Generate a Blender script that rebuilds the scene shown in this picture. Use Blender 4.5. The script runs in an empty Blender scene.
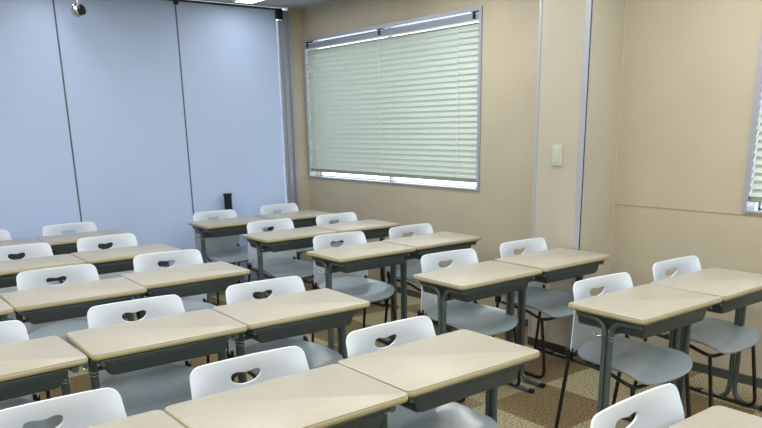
import bpy, bmesh, math, random
from mathutils import Vector, Matrix
random.seed(7)
PI = math.pi
scene = bpy.context.scene
col = scene.collection

# ------------------------------------------------------------------ camera
CAM_H = 1.495
CAM_YAW, CAM_PITCH, CAM_ROLL = 0.65864, 0.26582, -0.01883
CAM_F = 722.21
CAM_SX, CAM_SY = -0.00343, 0.14066
def cam_axes(yaw, pitch, roll):
    cy, sy, cp, sp = math.cos(yaw), math.sin(yaw), math.cos(pitch), math.sin(pitch)
    f = Vector((sy*cp, cy*cp, -sp)); r = Vector((cy, -sy, 0)); u = r.cross(f)
    c, s = math.cos(roll), math.sin(roll)
    return c*r+s*u, -s*r+c*u, f
cr, cu, cf = cam_axes(CAM_YAW, CAM_PITCH, CAM_ROLL)
cam_data = bpy.data.cameras.new('camera'); cam = bpy.data.objects.new('camera', cam_data); col.objects.link(cam)
m = Matrix((( cr.x, cu.x, -cf.x, 0), (cr.y, cu.y, -cf.y, 0), (cr.z, cu.z, -cf.z, CAM_H), (0, 0, 0, 1)))
cam.matrix_world = m
cam_data.sensor_width = 36; cam_data.lens = CAM_F/762*36
cam_data.shift_x = CAM_SX; cam_data.shift_y = CAM_SY
cam_data.clip_start = 0.05
scene.camera = cam

# ------------------------------------------------------------------ world, exposure
world = bpy.data.worlds.new('world'); scene.world = world; world.use_nodes = True
bg = world.node_tree.nodes['Background']
bg.inputs[0].default_value = (0.86, 0.93, 1.0, 1); bg.inputs[1].default_value = 3.4
vs = scene.view_settings
vs.view_transform = 'Standard'; vs.look = 'None'; vs.gamma = 1; vs.use_curve_mapping = False
vs.exposure = 0.09
LAMP_POWER = 14.5
LAMP_COL = (1.0, 0.985, 0.96)

# ------------------------------------------------------------------ room constants
XW = 4.08; YP = 6.5; ZC = 2.60
XL = -2.6; YF = -2.6
# ceiling lights: (x, y) centre, fixtures run along y
FIX = [(3.33, 5.66)]+[(x, y) for x in (-1.7, 0.0, 1.7, 3.3) for y in (3.9, 1.9, -0.1, -1.8)]+[(1.7, 5.6), (0.0, 5.6)]
for (x, y) in FIX:
    ld = bpy.data.lights.new('tube_light', 'AREA'); ld.shape = 'RECTANGLE'; ld.size = 0.16; ld.size_y = 1.2
    ld.energy = LAMP_POWER*(0.25 if y > 5.5 else 1.0); ld.color = LAMP_COL
    lo = bpy.data.objects.new('tube_light', ld); col.objects.link(lo); lo.location = (x, y, ZC-0.034)

# ------------------------------------------------------------------ materials
def srgb(r, g, b):
    f = lambda c: (c/255/12.92) if c/255 <= 0.04045 else ((c/255+0.055)/1.055)**2.4
    return (f(r), f(g), f(b), 1)
def mat(name, rgb, rough=0.5, metal=0.0, spec=0.5, noise=0.0, nscale=30, bump=0.0, bscale=200, rgb2=None, stretch=None, coat=0.0, trans=0.0):
    mt = bpy.data.materials.new(name); mt.use_nodes = True
    nt = mt.node_tree; b = nt.nodes['Principled BSDF']
    b.inputs['Base Color'].default_value = srgb(*rgb)
    b.inputs['Roughness'].default_value = rough; b.inputs['Metallic'].default_value = metal
    b.inputs['Specular IOR Level'].default_value = spec
    b.inputs['Coat Weight'].default_value = coat
    tc = nt.nodes.new('ShaderNodeTexCoord'); mp = nt.nodes.new('ShaderNodeMapping')
    nt.links.new(tc.outputs['Object'], mp.inputs[0])
    if stretch: mp.inputs['Scale'].default_value = stretch
    if noise or rgb2:
        n = nt.nodes.new('ShaderNodeTexNoise'); n.inputs['Scale'].default_value = nscale; n.inputs['Detail'].default_value = 5
        nt.links.new(mp.outputs[0], n.inputs['Vector'])
        rp = nt.nodes.new('ShaderNodeValToRGB')
        c2 = rgb2 or tuple(max(0, c*(1-noise)) for c in rgb)
        rp.color_ramp.elements[0].position = 0.3; rp.color_ramp.elements[0].color = srgb(*c2)
        rp.color_ramp.elements[1].position = 0.7; rp.color_ramp.elements[1].color = srgb(*rgb)
        nt.links.new(n.outputs[0], rp.inputs[0]); nt.links.new(rp.outputs[0], b.inputs['Base Color'])
    if bump:
        n2 = nt.nodes.new('ShaderNodeTexNoise'); n2.inputs['Scale'].default_value = bscale; n2.inputs['Detail'].default_value = 3
        nt.links.new(tc.outputs['Object'], n2.inputs['Vector'])
        bp = nt.nodes.new('ShaderNodeBump'); bp.inputs['Strength'].default_value = bump; bp.inputs['Distance'].default_value = 0.002
        nt.links.new(n2.outputs[0], bp.inputs['Height']); nt.links.new(bp.outputs[0], b.inputs['Normal'])
    if trans:
        out = nt.nodes['Material Output']
        tl = nt.nodes.new('ShaderNodeBsdfTranslucent'); tl.inputs[0].default_value = srgb(*rgb)
        mx = nt.nodes.new('ShaderNodeMixShader'); mx.inputs[0].default_value = trans
        nt.links.new(b.outputs[0], mx.inputs[1]); nt.links.new(tl.outputs[0], mx.inputs[2]); nt.links.new(mx.outputs[0], out.inputs[0])
    return mt
M = {}
M['wall'] = mat('tan_wallpaper', (190, 182, 161), 0.85, noise=0.035, nscale=3, bump=0.25, bscale=260)
M['column'] = mat('cream_wallpaper', (189, 184, 168), 0.8, noise=0.03, nscale=3, bump=0.2, bscale=260)
M['partition'] = mat('white_partition_panel', (192, 212, 248), 0.5, spec=0.3, noise=0.02, nscale=1.2)
M['ceiling'] = mat('ceiling_board', (190, 196, 200), 0.9, noise=0.05, nscale=80)
M['seam'] = mat('dark_joint', (92, 98, 112), 0.6)
M['black'] = mat('black_plastic', (16, 16, 18), 0.45)
M['black_steel'] = mat('black_steel', (20, 21, 23), 0.32, spec=0.5)
M['alu'] = mat('aluminium_trim', (180, 189, 198), 0.38, metal=0.3)
M['alu_dark'] = mat('aluminium_jamb', (160, 164, 176), 0.4, metal=0.3)
M['base'] = mat('dark_baseboard', (72, 76, 72), 0.5)
M['steel'] = mat('grey_green_steel', (86, 100, 104), 0.3, spec=0.6, metal=0.3)
M['box'] = mat('grey_green_sheet_steel', (58, 70, 72), 0.42, spec=0.5, noise=0.06, nscale=25)
M['chrome'] = mat('chrome', (205, 208, 210), 0.2, metal=1.0)
M['top'] = mat('cream_woodgrain_laminate', (177, 172, 159), 0.38, spec=0.45, rgb2=(168, 162, 146), nscale=7, stretch=(1.2, 14, 1))
M['edge'] = mat('beige_edge_band', (186, 178, 142), 0.5, rgb2=(156, 148, 112), nscale=20, stretch=(0.2, 0.2, 60))
M['plastic'] = mat('white_plastic', (230, 241, 255), 0.36, spec=0.45)
M['seat'] = mat('pale_grey_plastic', (156, 170, 178), 0.24, spec=0.5, noise=0.04, nscale=6)
M['blind'] = mat('pale_green_slats', (200, 210, 202), 0.5, trans=0.06)
M['rail'] = mat('grey_headrail', (150, 158, 172), 0.45, metal=0.2)
M['cord'] = mat('white_cord', (225, 230, 222), 0.7)
M['switch'] = mat('pale_green_plate', (196, 202, 184), 0.4)
M['glassframe'] = mat('window_aluminium', (176, 180, 192), 0.4, metal=0.4)
M['white'] = mat('white_enamel', (228, 230, 230), 0.4)
g = bpy.data.materials.new('window_glass'); g.use_nodes = True
gb = g.node_tree.nodes['Principled BSDF']; gb.inputs['Base Color'].default_value = (.95, 1, .98, 1); gb.inputs['Transmission Weight'].default_value = 1
gb.inputs['Roughness'].default_value = 0.0; gb.inputs['IOR'].default_value = 1.1; M['glass'] = g
e = bpy.data.materials.new('lit_tube'); e.use_nodes = True
eb = e.node_tree.nodes['Principled BSDF']; eb.inputs['Emission Color'].default_value = (1, 1, 0.97, 1); eb.inputs['Emission Strength'].default_value = 5; M['lit'] = e
# carpet tiles: one random tone for each half metre tile, plus a tweed fleck
c = bpy.data.materials.new('carpet_tiles'); c.use_nodes = True; nt = c.node_tree; b = nt.nodes['Principled BSDF']
b.inputs['Roughness'].default_value = 0.95; b.inputs['Specular IOR Level'].default_value = 0.1
tc = nt.nodes.new('ShaderNodeTexCoord'); mp = nt.nodes.new('ShaderNodeMapping')
mp.inputs['Location'].default_value = (1.58, 0.8, 0); mp.inputs['Scale'].default_value = (2.0, 2.0, 1)
nt.links.new(tc.outputs['Object'], mp.inputs[0])
sx = nt.nodes.new('ShaderNodeSeparateXYZ'); nt.links.new(mp.outputs[0], sx.inputs[0])
def mth(op, a, bb=None, v=None):
    n = nt.nodes.new('ShaderNodeMath'); n.operation = op; nt.links.new(a, n.inputs[0])
    if bb is not None: nt.links.new(bb, n.inputs[1])
    if v is not None: n.inputs[1].default_value = v
    return n.outputs[0]
fx = mth('FLOOR', sx.outputs[0]); fy = mth('FLOOR', sx.outputs[1])
cb = nt.nodes.new('ShaderNodeCombineXYZ'); nt.links.new(fx, cb.inputs[0]); nt.links.new(fy, cb.inputs[1])
wn = nt.nodes.new('ShaderNodeTexWhiteNoise'); nt.links.new(cb.outputs[0], wn.inputs['Vector'])
par = mth('MODULO', mth('ABSOLUTE', mth('ADD', fx, fy)), v=2.0)
mixv = mth('ADD', mth('MULTIPLY', par, v=0.6), mth('MULTIPLY', wn.outputs['Value'], v=0.4))
rp = nt.nodes.new('ShaderNodeValToRGB'); nt.links.new(mixv, rp.inputs[0])
rp.color_ramp.elements[0].color = srgb(124, 110, 84); rp.color_ramp.elements[1].color = srgb(166, 160, 132)
rp.color_ramp.elements[0].position = .2; rp.color_ramp.elements[1].position = .8
nz = nt.nodes.new('ShaderNodeTexNoise'); nz.inputs['Scale'].default_value = 115; nz.inputs['Detail'].default_value = 3
nt.links.new(tc.outputs['Object'], nz.inputs['Vector'])
r2 = nt.nodes.new('ShaderNodeValToRGB'); nt.links.new(nz.outputs[0], r2.inputs[0])
r2.color_ramp.elements[0].position = .35; r2.color_ramp.elements[0].color = (.25, .25, .23, 1); r2.color_ramp.elements[1].position = .65; r2.color_ramp.elements[1].color = (1.6, 1.55, 1.5, 1)
mx = nt.nodes.new('ShaderNodeMix'); mx.data_type = 'RGBA'; mx.blend_type = 'MULTIPLY'; mx.inputs[0].default_value = 1
nt.links.new(rp.outputs[0], mx.inputs[6]); nt.links.new(r2.outputs[0], mx.inputs[7]); nt.links.new(mx.outputs[2], b.inputs['Base Color'])
M['carpet'] = c

# ------------------------------------------------------------------ mesh helpers
def obj(name, bm, m, parent=None, smooth=False):
    me = bpy.data.meshes.new(name); bmesh.ops.recalc_face_normals(bm, faces=bm.faces); bm.to_mesh(me); bm.free()
    me.materials.append(m)
    if smooth is not False:
        for p in me.polygons: p.use_smooth = True
        if smooth is not True: me.set_sharp_from_angle(angle=math.radians(smooth))
    o = bpy.data.objects.new(name, me); col.objects.link(o)
    if parent: o.parent = parent
    return o
def bx(bm, x0, x1, y0, y1, z0, z1, bev=0):
    vs_ = [bm.verts.new(p) for p in ((x0,y0,z0),(x1,y0,z0),(x1,y1,z0),(x0,y1,z0),(x0,y0,z1),(x1,y0,z1),(x1,y1,z1),(x0,y1,z1))]
    fs = [bm.faces.new([vs_[i] for i in q]) for q in ((0,3,2,1),(4,5,6,7),(0,1,5,4),(1,2,6,5),(2,3,7,6),(3,0,4,7))]
    if bev:
        es = list({e for f in fs for e in f.edges})
        bmesh.ops.bevel(bm, geom=es, offset=bev, segments=2, affect='EDGES', profile=0.5)
    return bm
def box(*a, **k): return bx(bmesh.new(), *a, **k)
def tube(bm, pts, r, n=12, cap=True):
    pts = [Vector(p) for p in pts]; rings = []
    up = None
    for i, p in enumerate(pts):
        t = (pts[min(i+1, len(pts)-1)]-pts[max(i-1, 0)]).normalized()
        if up is None:
            up = Vector((1, 0, 0)) if abs(t.x) < .8 else Vector((0, 0, 1))
        a = (up-t*up.dot(t)).normalized(); bb = t.cross(a); up = a
        rings.append([bm.verts.new(p+r*(math.cos(2*PI*k/n)*a+math.sin(2*PI*k/n)*bb)) for k in range(n)])
    for A, B in zip(rings, rings[1:]):
        for k in range(n): bm.faces.new((A[k], A[(k+1) % n], B[(k+1) % n], B[k]))
    if cap: bm.faces.new(rings[0][::-1]); bm.faces.new(rings[-1])
    return bm
def fillet(pts, rad, seg=7):
    pts = [Vector(p) for p in pts]; out = [pts[0]]
    for i in range(1, len(pts)-1):
        a, b_, c_ = pts[i-1], pts[i], pts[i+1]
        u = (a-b_).normalized(); v = (c_-b_).normalized(); ang = u.angle(v)
        d = min(rad/math.tan(ang/2), (a-b_).length*.48, (c_-b_).length*.48); p0 = b_+u*d; p1 = b_+v*d
        for k in range(seg+1):
            t = k/seg; out.append((1-t)**2*p0+2*t*(1-t)*b_+t*t*p1)
    out.append(pts[-1]); return out
def rrect(hx, hy, r, n=6):
    o = []
    for (sx_, sy_, a0) in ((1, 1, 0), (-1, 1, PI/2), (-1, -1, PI), (1, -1, 1.5*PI)):
        for k in range(n+1):
            a = a0+PI/2*k/n; o.append((sx_*(hx-r)+r*math.cos(a), sy_*(hy-r)+r*math.sin(a)))
    return o
def loft(bm, loops, cap=True):
    rs = [[bm.verts.new(p) for p in L] for L in loops]; n = len(rs[0])
    for A, B in zip(rs, rs[1:]):
        for k in range(n): bm.faces.new((A[k], A[(k+1) % n], B[(k+1) % n], B[k]))
    if cap: bm.faces.new(rs[0][::-1]); bm.faces.new(rs[-1])
    return bm
def lathe(bm, prof, cx=0, cy=0, n=20):
    return loft(bm, [[(cx+r*math.cos(2*PI*k/n), cy+r*math.sin(2*PI*k/n), z) for k in range(n)] for r, z in prof])
def empty(name, loc, rz=0):
    o = bpy.data.objects.new(name, None); col.objects.link(o); o.location = loc; o.rotation_euler = (0, 0, rz); o.empty_display_size = .1
    return o
def tag(o, label, cat, group=None):
    o['label'] = label; o['category'] = cat
    if group: o['group'] = group
    return o
def struct(name, bm, m, parent=None, smooth=False):
    o = obj(name, bm, m, parent, smooth)
    if not parent: o['kind'] = 'structure'
    return o
def copy_tree(o, parent=None):
    c_ = o.copy(); col.objects.link(c_)
    if parent: c_.parent = parent
    for ch in list(o.children): copy_tree(ch, c_)
    return c_

# ------------------------------------------------------------------ the room
struct('floor', box(XL-.1, XW+.15, YF-.1, YP+.1, -.1, 0), M['carpet'])
struct('ceiling', box(XL-.1, XW+.15, YF-.1, YP+.1, ZC, ZC+.1), M['ceiling'])
struct('wall_left', box(XL-.1, XL, YF, YP, 0, ZC), M['wall'])
struct('wall_near', box(XL-.1, XW+.15, YF-.1, YF, 0, ZC), M['wall'])
# window wall with two openings
W1 = (4.02, 6.48, 0.985, 2.318); W2 = (-0.46, 1.97, 0.985, 2.318)
bm = bmesh.new()
def wbox(y0, y1, z0, z1): bx(bm, XW, XW+.15, y0, y1, z0, z1)
wbox(YF, W2[0], 0, ZC); wbox(W2[0], W2[1], 0, W2[2]); wbox(W2[0], W2[1], W2[3], ZC)
wbox(W2[1], W1[0], 0, ZC); wbox(W1[0], W1[1], 0, W1[2]); wbox(W1[0], W1[1], W1[3], ZC); wbox(W1[1], YP+.1, 0, ZC)
struct('wall_right', bm, M['wall'])
struct('wall_back', box(3.935, XW, YP, YP+.1, 0, ZC), M['wall'])
# column
CX, CY0, CY1 = 3.745, 2.81, 3.195
col_ = struct('wall_column', box(CX, XW, CY0, CY1, 0, ZC), M['column'])
bm = bmesh.new(); bx(bm, CX-.004, CX+.0, CY0-.004, CY0+.040, 0, ZC); bx(bm, CX-.004, CX+.008, CY0-.004, CY0, 0, ZC)
struct('trim_1', bm, M['alu'])
struct('trim_2', box(CX-.004, CX, CY1-.016, CY1+.003, 0, ZC), M['alu'])
# dark skirting
struct('baseboard_right', bx(bx(bmesh.new(), XW-.008, XW, YF, CY0, 0, .055), XW-.008, XW, CY1, YP, 0, .055), M['base'])
struct('baseboard_column', bx(bx(bmesh.new(), CX-.008, CX, CY0-.008, CY1, 0, .055), CX, XW-.008, CY0-.008, CY0, 0, .055), mat('black_baseboard', (44, 47, 48), .4))
struct('trim_3', box(XW-.0025, XW, YF, CY0-.01, .968, .972), mat('wallpaper_joint', (168, 146, 110), 0.8))
struct('trim_4', tube(bmesh.new(), [(XW-.004, CY0-.004, .055), (XW-.004, CY0-.004, ZC)], .004, 6), mat('caulk_bead', (204, 192, 166), 0.7))
# sliding partition: white panels hung from a ceiling rail
PX = [XL, -1.28, -0.265, 0.755, 1.77, 2.788, 3.80]
PT = 2.572
for a, b_ in zip(PX, PX[1:]):
    o = struct('wall_partition_panel', box(a+.006, b_-.006, YP, YP+.05, .006, PT, bev=.004), M['partition'])
bm = bmesh.new()
for x in PX[1:-1]: bx(bm, x-.0065, x+.0065, YP+.001, YP+.04, 0, PT)
struct('trim_5', bm, M['seam'])
struct('trim_6', box(XL, 3.86, YP-.012, YP+.05, PT+.002, PT+.016), mat('dark_rail', (52, 54, 58), .5))
bm = bmesh.new(); bx(bm, 3.812, 3.845, YP-.004, YP+.05, 0, PT-.09); bx(bm, 3.845, 3.88, YP-.022, YP+.05, 0, PT); bx(bm, 3.88, 3.91, YP-.008, YP+.05, 0, PT); bx(bm, 3.91, 3.936, YP-.03, YP+.05, 0, PT)
struct('trim_7', bm, M['alu_dark'])
o = tag(obj('rail_end_block', box(3.782, 3.843, YP-.05, YP-.004, PT-.085, PT+.0, bev=.003), M['black']), 'black square end block under the ceiling rail at the top right of the white partition', 'end block')
for x, wh in ((PX[4], 'left joint of the white partition'), (PX[5], 'right joint of the white partition')):
    tag(obj('rail_carrier', box(x-.018, x+.018, YP-.03, YP-.001, PT-.03, PT+.001, bev=.003), M['black']), 'small black rail carrier at the top of the '+wh, 'carrier', 'rail carriers on the partition joints')

# windows with aluminium frames and panes
def window(name, w):
    y0, y1, z0, z1 = w; x0 = XW-.012; x1 = XW+.06; f = .028
    bm = bmesh.new()
    bx(bm, x0, x1, y0, y0+f, z0, z1); bx(bm, x0, x1, y1-f, y1, z0, z1)
    bx(bm, x0, x1, y0+f, y1-f, z0, z0+.012); bx(bm, x0, x1, y0+f, y1-f, z1-f, z1)
    fr = obj(name, bm, M['glassframe']); fr['kind'] = 'structure'
    bm = bmesh.new(); ym = (y0+y1)/2
    for (a, b_, xx) in ((y0+f, ym+.008, XW+.09), (ym-.008, y1-f, XW+.115)):
        for q in ((a, a+.016, z0, z1), (b_-.016, b_, z0, z1), (a, b_, z0, z0+.014), (a, b_, z1-.03, z1)): bx(bm, xx, xx+.022, *q)
    obj('window_sash', bm, M['glassframe'], fr)
    for (a, b_, xx) in ((y0+f+.016, ym-.008, XW+.10), (ym+.008, y1-f-.016, XW+.125)):
        obj('pane', box(xx, xx+.004, a, b_, z0+.03, z1-.03), M['glass'], fr)
    return fr
window('window_1', W1); window('window_2', W2)

def blind(w, label):
    y0, y1, z0, z1 = w; y0 += .031; y1 -= .0285
    t = empty('venetian_blind', (XW+.018, (y0+y1)/2, z1-.03)); tag(t, label, 'blind')
    hy = (y1-y0)/2; H = z1-.03
    def L(x0, x1, a, b_, c_, d, **k): return box(x0, x1, a, b_, c_-H, d-H, **k)
    obj('headrail', L(-.02, .02, -hy, hy, z1-.094, z1-.048, bev=.003), M['rail'], t)
    obj('valance', L(-.026, -.021, -hy, hy, z1-.104, z1-.092), M['cord'], t)
    top = z1-.108; bot = z0+.094; n = 26; pitch = (top-bot)/n
    bm = bmesh.new(); th = math.radians(58); wd = .064
    for k in range(n):
        zc = top-(k+.5)*pitch; prof = []
        for j in range(7):
            s = (j/6-.5)*wd; camber = .0035*(1-(2*j/6-1)**2)
            prof.append((-s*math.cos(th)-camber*math.sin(th), s*math.sin(th)*-1-camber*math.cos(th)*-1))
        # lower edge leans into the room
        A = [bm.verts.new((-p[0]*-1*1.0, -hy+.004, zc-H+p[1])) for p in prof]; B = [bm.verts.new((v.co.x, hy-.004, v.co.z)) for v in A]
        A2 = [bm.verts.new(v.co+Vector((.0008, 0, .0004))) for v in A]; B2 = [bm.verts.new(v.co+Vector((.0008, 0, .0004))) for v in B]
        for i in range(6):
            bm.faces.new((A[i], A[i+1], B[i+1], B[i])); bm.faces.new((A2[i+1], A2[i], B2[i], B2[i+1]))
            bm.faces.new((A[i+1], A[i], A2[i], A2[i+1])); bm.faces.new((B[i], B[i+1], B2[i+1], B2[i]))
        bm.faces.new((A[0], B[0], B2[0], A2[0])); bm.faces.new((B[6], A[6], A2[6], B2[6]))
    obj('slats', bm, M['blind'], t, smooth=40)
    obj('bottom_rail', L(-.014, .014, -hy+.004, hy-.004, bot-.036, bot-.002, bev=.004), mat('blind_bottom_rail', (140, 152, 134), .5), t)
    for yy in (-hy*.82, 0, hy*.86):
        obj('ladder_cord', tube(bmesh.new(), [(-.032, yy, top-H+.01), (-.032, yy, bot-H-.01)], .0022, 6), M['cord'], t)
    for yy in (-hy+.05, 0.0, hy-.05):
        bm = bmesh.new(); bx(bm, -.028, .02, yy-.03, yy+.03, -.006, 0); bx(bm, -.03, -.024, yy-.012, yy+.012, -.05, 0)
        obj('bracket', bm, M['black'], t)
    return t
blind(W1, 'pale green venetian blind in the large window between the partition and the column')
blind(W2, 'venetian blind cut off by the right edge of the photo')

# light switch
t = empty('light_switch', (CX-.004, 3.012, 1.287)); tag(t, 'small pale rectangular switch plate on the cream column', 'light switch')
obj('plate', box(-.004, .004, -.038, .038, -.064, .064, bev=.003), M['switch'], t)
obj('rocker', box(-.008, -.004, -.024, .024, -.046, .046, bev=.0015), mat('rocker_plastic', (186, 196, 184), .35), t)

# ceiling lights
ORD = ['first', 'second', 'third', 'fourth', 'fifth', 'sixth']
cols_ = [[3.33, 3.3], [1.7], [0.0], [-1.7]]
for i, (x, y) in enumerate(FIX):
    line = [k for k, q_ in enumerate(cols_) if x in q_][0]; rank = sum(1 for X, Y in FIX if X in cols_[line] and Y > y)
    if i == 0:
        L0 = o = empty('ceiling_light', (x, y, ZC))
        obj('housing', loft(bmesh.new(), [[(p*.115, tt*.64, 0) for p, tt in ((1,1),(-1,1),(-1,-1),(1,-1))], [(p*.1, tt*.62, -.028) for p, tt in ((1,1),(-1,1),(-1,-1),(1,-1))]]), M['white'], L0)
        for p in (-1, 1):
            obj('lit_lens', box(p*.044-.036, p*.044+.036, -.60, .60, -.031, -.028), M['lit'], L0)
            obj('end_cap', box(-.09, .09, p*.62-.012, p*.62+.006, -.033, -.012, bev=.002), M['white'], L0)
        tag(o, 'lit white ceiling light beside the top rail of the white partition', 'ceiling light', 'ceiling lights')
    else:
        o = copy_tree(L0); o.location = (x, y, ZC)
        tag(o, 'lit ceiling light, %s line from the window wall, %s from the partition' % (ORD[line], ORD[rank]), 'ceiling light', 'ceiling lights')

# ball camera hanging in front of the partition
t = empty('hanging_spotlight', (1.865, 6.2, ZC)); tag(t, 'small silver and black ball spotlight hanging in front of the white partition', 'spotlight')
obj('ceiling_plate', lathe(bmesh.new(), [(.03, -.012), (.035, 0)]), M['chrome'], t, smooth=40)
obj('stem', tube(bmesh.new(), [(0, 0, -.012), (0, 0, -.17)], .007, 10), M['chrome'], t, smooth=60)
obj('yoke', tube(bmesh.new(), fillet([(-.036, 0, -.2), (-.036, 0, -.165), (.036, 0, -.165), (.036, 0, -.2)], .02), .005, 8), M['chrome'], t, smooth=60)
bm = bmesh.new(); bmesh.ops.create_uvsphere(bm, u_segments=24, v_segments=14, radius=.046, matrix=Matrix.Translation((-.008, 0, -.215)))
obj('ball_housing', bm, M['chrome'], t, smooth=True)
d = Vector((.55, -.8, .12)).normalized(); q = d.to_track_quat('Z', 'Y').to_matrix().to_4x4()
bm = bmesh.new(); lathe(bm, [(.034, .0), (.038, .035), (.036, .052), (.026, .054)]); bmesh.ops.transform(bm, matrix=Matrix.Translation((-.008, 0, -.213)) @ q, verts=bm.verts)
obj('lens_ring', bm, M['black'], t, smooth=40)

# black post by the partition
t = empty('black_post', (3.11, YP-.085, 0)); tag(t, 'short black post with a rimmed cap standing against the white partition behind the last chairs', 'post')
obj('base', lathe(bmesh.new(), [(.08, 0), (.08, .012), (.045, .02)]), M['black'], t, smooth=35)
obj('post', lathe(bmesh.new(), [(.03, .02), (.03, .70), (.046, .72), (.046, .735), (.037, .745), (.037, .868)]), M['black_steel'], t, smooth=35)
obj('cap', lathe(bmesh.new(), [(.037, .868), (.044, .871), (.045, .882), (.038, .888)]), M['black'], t, smooth=35)

# ------------------------------------------------------------------ school desk
W, D, ZT = 0.62, 0.396, 0.713
def make_desk():
    root = empty('school_desk', (0, 0, 0))
    hx, hy, r = W/2, D/2, .026
    def lp(i, z, dr=0): return [(x, y, z) for x, y in rrect(hx-i, hy-i, max(r-i+dr, .004))]
    bm = loft(bmesh.new(), [lp(.004, ZT-.0035), lp(.0025, ZT-.001), lp(.0045, ZT)])
    obj('tabletop', bm, M['top'], root, smooth=50)
    bm = loft(bmesh.new(), [lp(.010, ZT-.024), lp(.003, ZT-.022), lp(.0, ZT-.016), lp(.0, ZT-.008), lp(.003, ZT-.0035)])
    obj('edge_band', bm, M['edge'], root, smooth=50)
    # dark support frame under the top
    bm = loft(bmesh.new(), [lp(.03, ZT-.036), lp(.024, ZT-.024)])
    obj('support_frame', bm, M['steel'], root, smooth=40)
    # open book box, wider at the top, rounded lower corners, open on the pupil's side (+y)
    bz0, bz1 = ZT-.104, ZT-.036; xa, xb = -hx+.042, hx-.072; ya, yb = -hy+.03, hy-.03
    bm = bmesh.new()
    def sect(y, ins, zi):
        pts = [(xa, bz1)]
        cr_ = .03
        for k in range(6):
            a = PI+PI/2*k/5; pts.append((xa+.014+ins+cr_+cr_*math.cos(a), bz0+zi+cr_+cr_*math.sin(a)))
        for k in range(6):
            a = 1.5*PI+PI/2*k/5; pts.append((xb-.014-ins-cr_+cr_*math.cos(a), bz0+zi+cr_+cr_*math.sin(a)))
        pts.append((xb, bz1))
        return [(x, y, z) for x, z in pts]
    outer = [sect(yb, 0, 0), sect(ya+.02, 0, 0), sect(ya+.005, .002, .006), sect(ya, .008, .014)]
    rs = [[bm.verts.new(p) for p in L] for L in outer]; n = len(rs[0])
    for A, B in zip(rs, rs[1:]):
        for k in range(n-1): bm.faces.new((A[k], A[k+1], B[k+1], B[k]))
    bm.faces.new(rs[-1])
    bx_ = obj('book_box', bm, M['box'], root, smooth=35)
    so = bx_.modifiers.new('thickness', 'SOLIDIFY'); so.thickness = .0015; so.offset = -1
    bm = tube(bmesh.new(), [(xa-.004, ya-.003, bz1), (xb+.004, ya-.003, bz1)], .0035, 8)
    obj('box_rim', bm, M['steel'], bx_)
    # side frames: two bent tubes back to back on each side
    for s in (-1, 1):
        x = s*(hx-.045)
        for k in (-1, 1):
            pts = fillet([(x, k*(hy-.035), ZT-.045), (x, k*.0145, ZT-.050), (x, k*.0145, .012), (x, k*.178, .0125)], .085, 9)
            lg = obj('leg', tube(bmesh.new(), pts, .0125, 12), M['steel'], root, smooth=60)
            obj('foot_cap', tube(bmesh.new(), [(x, k*.165, .0145), (x, k*.19, .0145)], .0142, 12), M['black'], lg, smooth=60)
        cl = bmesh.new()
        for zz in (ZT-.118, ZT-.131): loft(cl, [[(x+a, b_, z) for a, b_ in rrect(.0150, .0295, .014, 4)] for z in (zz-.004, zz)])
        obj('clamp', cl, M['chrome'], root, smooth=40)
        hk = tube(bmesh.new(), fillet([(x+s*.014, .02, ZT-.12), (x+s*.024, .04, ZT-.12), (x+s*.025, .055, ZT-.11)], .02, 4), .003, 8)
        obj('bag_hook', hk, M['chrome'], root, smooth=60)
    # cross bar joining the side frames under the box
    obj('cross_bar', tube(bmesh.new(), [(-hx+.05, .0, ZT-.114), (hx-.05, .0, ZT-.114)], .009, 10), M['steel'], root, smooth=60)
    return root

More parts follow.
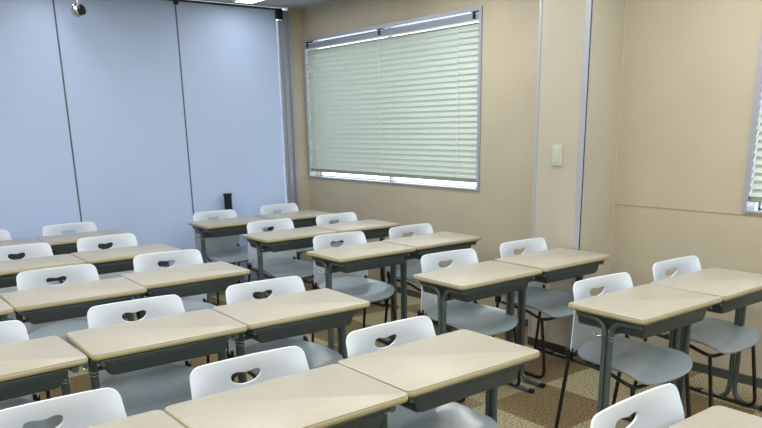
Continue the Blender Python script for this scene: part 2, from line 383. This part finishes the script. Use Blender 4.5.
# ------------------------------------------------------------------ chair: local -y is the front of the seat
def make_chair():
    root = empty('school_chair', (0, 0, 0))
    # seat shell
    N, R = 72, 14; th = .009
    def outline(a):
        c_, s = math.cos(a), math.sin(a)
        p = 5.0 if s < 0 else 3.4
        rr = (abs(c_)**p+abs(s)**p)**(-1/p)
        return rr*c_*.225, rr*s*(.205 if s < 0 else .212)
    def sz(x, y):
        z = .430-.016*(1-(x/.222)**2)
        z += .006*math.sin((y+.05)*18)*(1-(x/.25)**2)
        if y < -.10: z -= 3.2*(y+.10)**2
        if y > .085: z += .062*((y-.085)/.127)**1.1*(1-.8*(abs(x)/.222)**2.5)
        z += .008*(abs(x)/.222)**6
        return z
    bm = bmesh.new(); lay = []
    for dz in (0, -th):
        cv = bm.verts.new((0, 0, sz(0, 0)+dz)); rings = []
        for j in range(1, R+1):
            t = j/R; ring = []
            for k in range(N):
                ox, oy = outline(2*PI*k/N); tt = t if dz == 0 or j < R else t*.985
                ring.append(bm.verts.new((ox*tt, oy*tt, sz(ox*t, oy*t)+dz)))
            rings.append(ring)
        lay.append((cv, rings))
    for cv, rings in lay:
        for k in range(N): bm.faces.new((cv, rings[0][k], rings[0][(k+1) % N]))
        for A, B in zip(rings, rings[1:]):
            for k in range(N): bm.faces.new((A[k], B[k], B[(k+1) % N], A[(k+1) % N]))
    A, B = lay[0][1][-1], lay[1][1][-1]
    for k in range(N): bm.faces.new((A[k], B[k], B[(k+1) % N], A[(k+1) % N]))
    obj('seat', bm, M['seat'], root, smooth=50)
    # backrest with a heart shaped handle hole
    z0, z1, hw, rc = .428, .776, .209, .036; hc = .708; N, R = 160, 14
    def hole(a):
        x, z = .053*math.cos(a)-.004, .031*math.sin(a)
        if z > 0: z = .020*math.sin(a)**.6 - .011*math.exp(-((x+.004)/.028)**2)
        return x, z
    def outer(a):
        dx, dz = math.cos(a), math.sin(a)
        lo, hi = 0, 1
        def inside(t):
            x, z = abs(dx*t), hc+dz*t
            if x > hw or z > z1 or z < z0: return False
            ex = x-(hw-rc); ez = max(z-(z1-rc), (z0+rc)-z)
            return not (ex > 0 and ez > 0 and ex*ex+ez*ez > rc*rc)
        for _ in range(30):
            md = (lo+hi)/2
            if inside(md): lo = md
            else: hi = md
        return dx*lo, dz*lo
    # sample by arc so the corners stay round
    angs = [2*PI*k/N for k in range(N)]
    def by(x, z):
        f = min(1, max(0, (z1-z)/.11)); f = f*f*(3-2*f); g_ = min(1, max(0, (z1-.11-z)/.2))
        return .217+.016*f+.012*g_-(.016+.040*f)*(abs(x)/hw)**2.4
    bm = bmesh.new(); lay = []
    for dy in (0, .007):
        rings = []
        for j in range(R+1):
            t = j/R; ring = []
            for a in angs:
                h = hole(a); o_ = outer(a); x = h[0]*(1-t)+o_[0]*t; z = hc+h[1]*(1-t)+o_[1]*t; x *= .972+.060*min(1, max(0, (z1-z)/.16))
                ring.append(bm.verts.new((x, by(x, z)+dy, z)))
            rings.append(ring)
        lay.append(rings)
    for rings in lay:
        for A, B in zip(rings, rings[1:]):
            for k in range(N): bm.faces.new((A[k], B[k], B[(k+1) % N], A[(k+1) % N]))
    for j in (0, R):
        A, B = lay[0][j], lay[1][j]
        for k in range(N): bm.faces.new((A[k], B[k], B[(k+1) % N], A[(k+1) % N]))
    br = obj('backrest', bm, M['plastic'], root, smooth=50)
    bv = br.modifiers.new('edge', 'BEVEL'); bv.width = .002; bv.segments = 2; bv.limit_method = 'ANGLE'; bv.angle_limit = math.radians(50)
    # black steel frame
    for s in (-1, 1):
        obj('bracket', box(s*.205-.013, s*.205+.013, .190, .222, .405, .462, bev=.004), M['black'], root)
        obj('leg', tube(bmesh.new(), fillet([(s*.196, -.150, .372), (s*.202, -.180, .16), (s*.206, -.198, .0125), (s*.207, -.08, .0125)], .085, 9), .0095, 10), M['black_steel'], root, smooth=60)
        obj('leg', tube(bmesh.new(), [(s*.205, .205, .420), (s*.210, .240, .16), (s*.212, .262, .013)], .0095, 10), M['black_steel'], root, smooth=60)
        obj('floor_runner', tube(bmesh.new(), [(s*.207, -.085, .0125), (s*.212, .262, .0125)], .0098, 10), M['black_steel'], root, smooth=60)
    pts = fillet([(-.200, .175, .412), (-.192, -.02, .396), (-.196, -.158, .362), (.196, -.158, .362), (.192, -.02, .396), (.200, .175, .412)], .05, 6)
    obj('seat_frame', tube(bmesh.new(), pts, .009, 10), M['black_steel'], root, smooth=60)
    obj('seat_support', tube(bmesh.new(), fillet([(-.19, .12, .402), (-.08, .14, .396), (.08, .14, .396), (.19, .12, .402)], .03, 4), .008, 8), M['black_steel'], root, smooth=60)
    return root

ROWN = {6: 'row nearest the white partition', 5: 'second row from the white partition', 4: 'third row from the white partition',
        3: 'fourth row from the white partition', 2: 'fifth row from the white partition', 1: 'row nearest the camera'}
SIDE = {'L1': 'right-hand column of the left block', 'L2': 'middle column of the left block', 'L3': 'leftmost column',
        'R1': 'left-hand column of the right block', 'R2': 'column beside the window wall'}
DESKS = {
 (1,'L1'): (1.605, .740, 0), (2,'L1'): (1.620, 1.776, .3), (2,'L2'): (.998, 1.757, 0), (2,'L3'): (.374, 1.752, 0),
 (2,'R1'): (2.861, 1.769, -1.0), (2,'R2'): (3.484, 1.763, -.6),
 (3,'L1'): (1.622, 2.778, -1.8), (3,'L2'): (.999, 2.785, -1.4), (3,'L3'): (.358, 2.775, 1.6),
 (3,'R1'): (2.763, 2.724, .4), (3,'R2'): (3.408, 2.741, 0),
 (4,'L1'): (1.572, 3.840, -.8), (4,'L2'): (.949, 3.775, -1.2), (4,'L3'): (.322, 3.77, 0),
 (4,'R1'): (2.743, 3.766, .5), (4,'R2'): (3.377, 3.788, .6),
 (5,'L1'): (1.568, 4.809, -.8), (5,'L2'): (.944, 4.80, -.6), (5,'R1'): (2.798, 4.762, .3), (5,'R2'): (3.428, 4.773, -.3),
 (6,'L1'): (1.575, 5.776, -.8), (6,'L2'): (.951, 5.775, -.5), (6,'R1'): (2.800, 5.765, .3), (6,'R2'): (3.448, 5.759, -.8)}
proto = None
for (r, c_), (x, y, a) in DESKS.items():
    if proto is None: o = proto = make_desk()
    else: o = copy_tree(proto)
    o.location = (x, y, 0); o.rotation_euler = (0, 0, math.radians(a))
    tag(o, 'cream desk, '+SIDE[c_]+', '+ROWN[r], 'desk', 'cream topped school desks')
# chairs: centre of the backrest's top edge as measured, turn in degrees
CH = {'1L1': (1.712, 1.067, 1), '2L1': (1.688, 2.139, 0), '2L2': (1.072, 2.134, -1.5), '2L3': (.421, 2.14, -1), '3L1': (1.723, 3.199, -3), '3L2': (1.071, 3.22, -2.5), '3L3': (.389, 3.21, 0),
 '4L1': (1.694, 4.396, -5), '4L2': (1.017, 4.328, -1.5), '5L1': (1.64, 5.419, 1), '5L2': (1.033, 5.398, 0), '6L1': (1.639, 6.377, 1), '6L2': (.969, 6.383, 0),
 '2R1': (3.018, 2.117, -4), '2R2': (3.703, 2.127, -3), '3R1': (2.971, 3.181, -4), '3R2': (3.618, 3.165, -2), '4R1': (2.928, 4.286, -5), '4R2': (3.567, 4.249, 0),
 '5R1': (2.945, 5.321, -.5), '5R2': (3.586, 5.287, 1), '6R1': (2.921, 6.319, -1), '6R2': (3.639, 6.375, 1)}
proto = None
kf = (CAM_H-.775)/(CAM_H-.745)
for key, (x, y, a) in CH.items():
    if proto is None: o = proto = make_chair()
    else: o = copy_tree(proto)
    ar = math.radians(a); x -= .008; off = .214
    o.location = (x*kf+off*math.sin(ar), y*kf-off*math.cos(ar), 0); o.rotation_euler = (0, 0, ar)
    r, c_ = int(key[0]), key[1:]
    tag(o, 'white chair, '+SIDE[c_]+', '+ROWN[r], 'chair', 'white plastic school chairs')
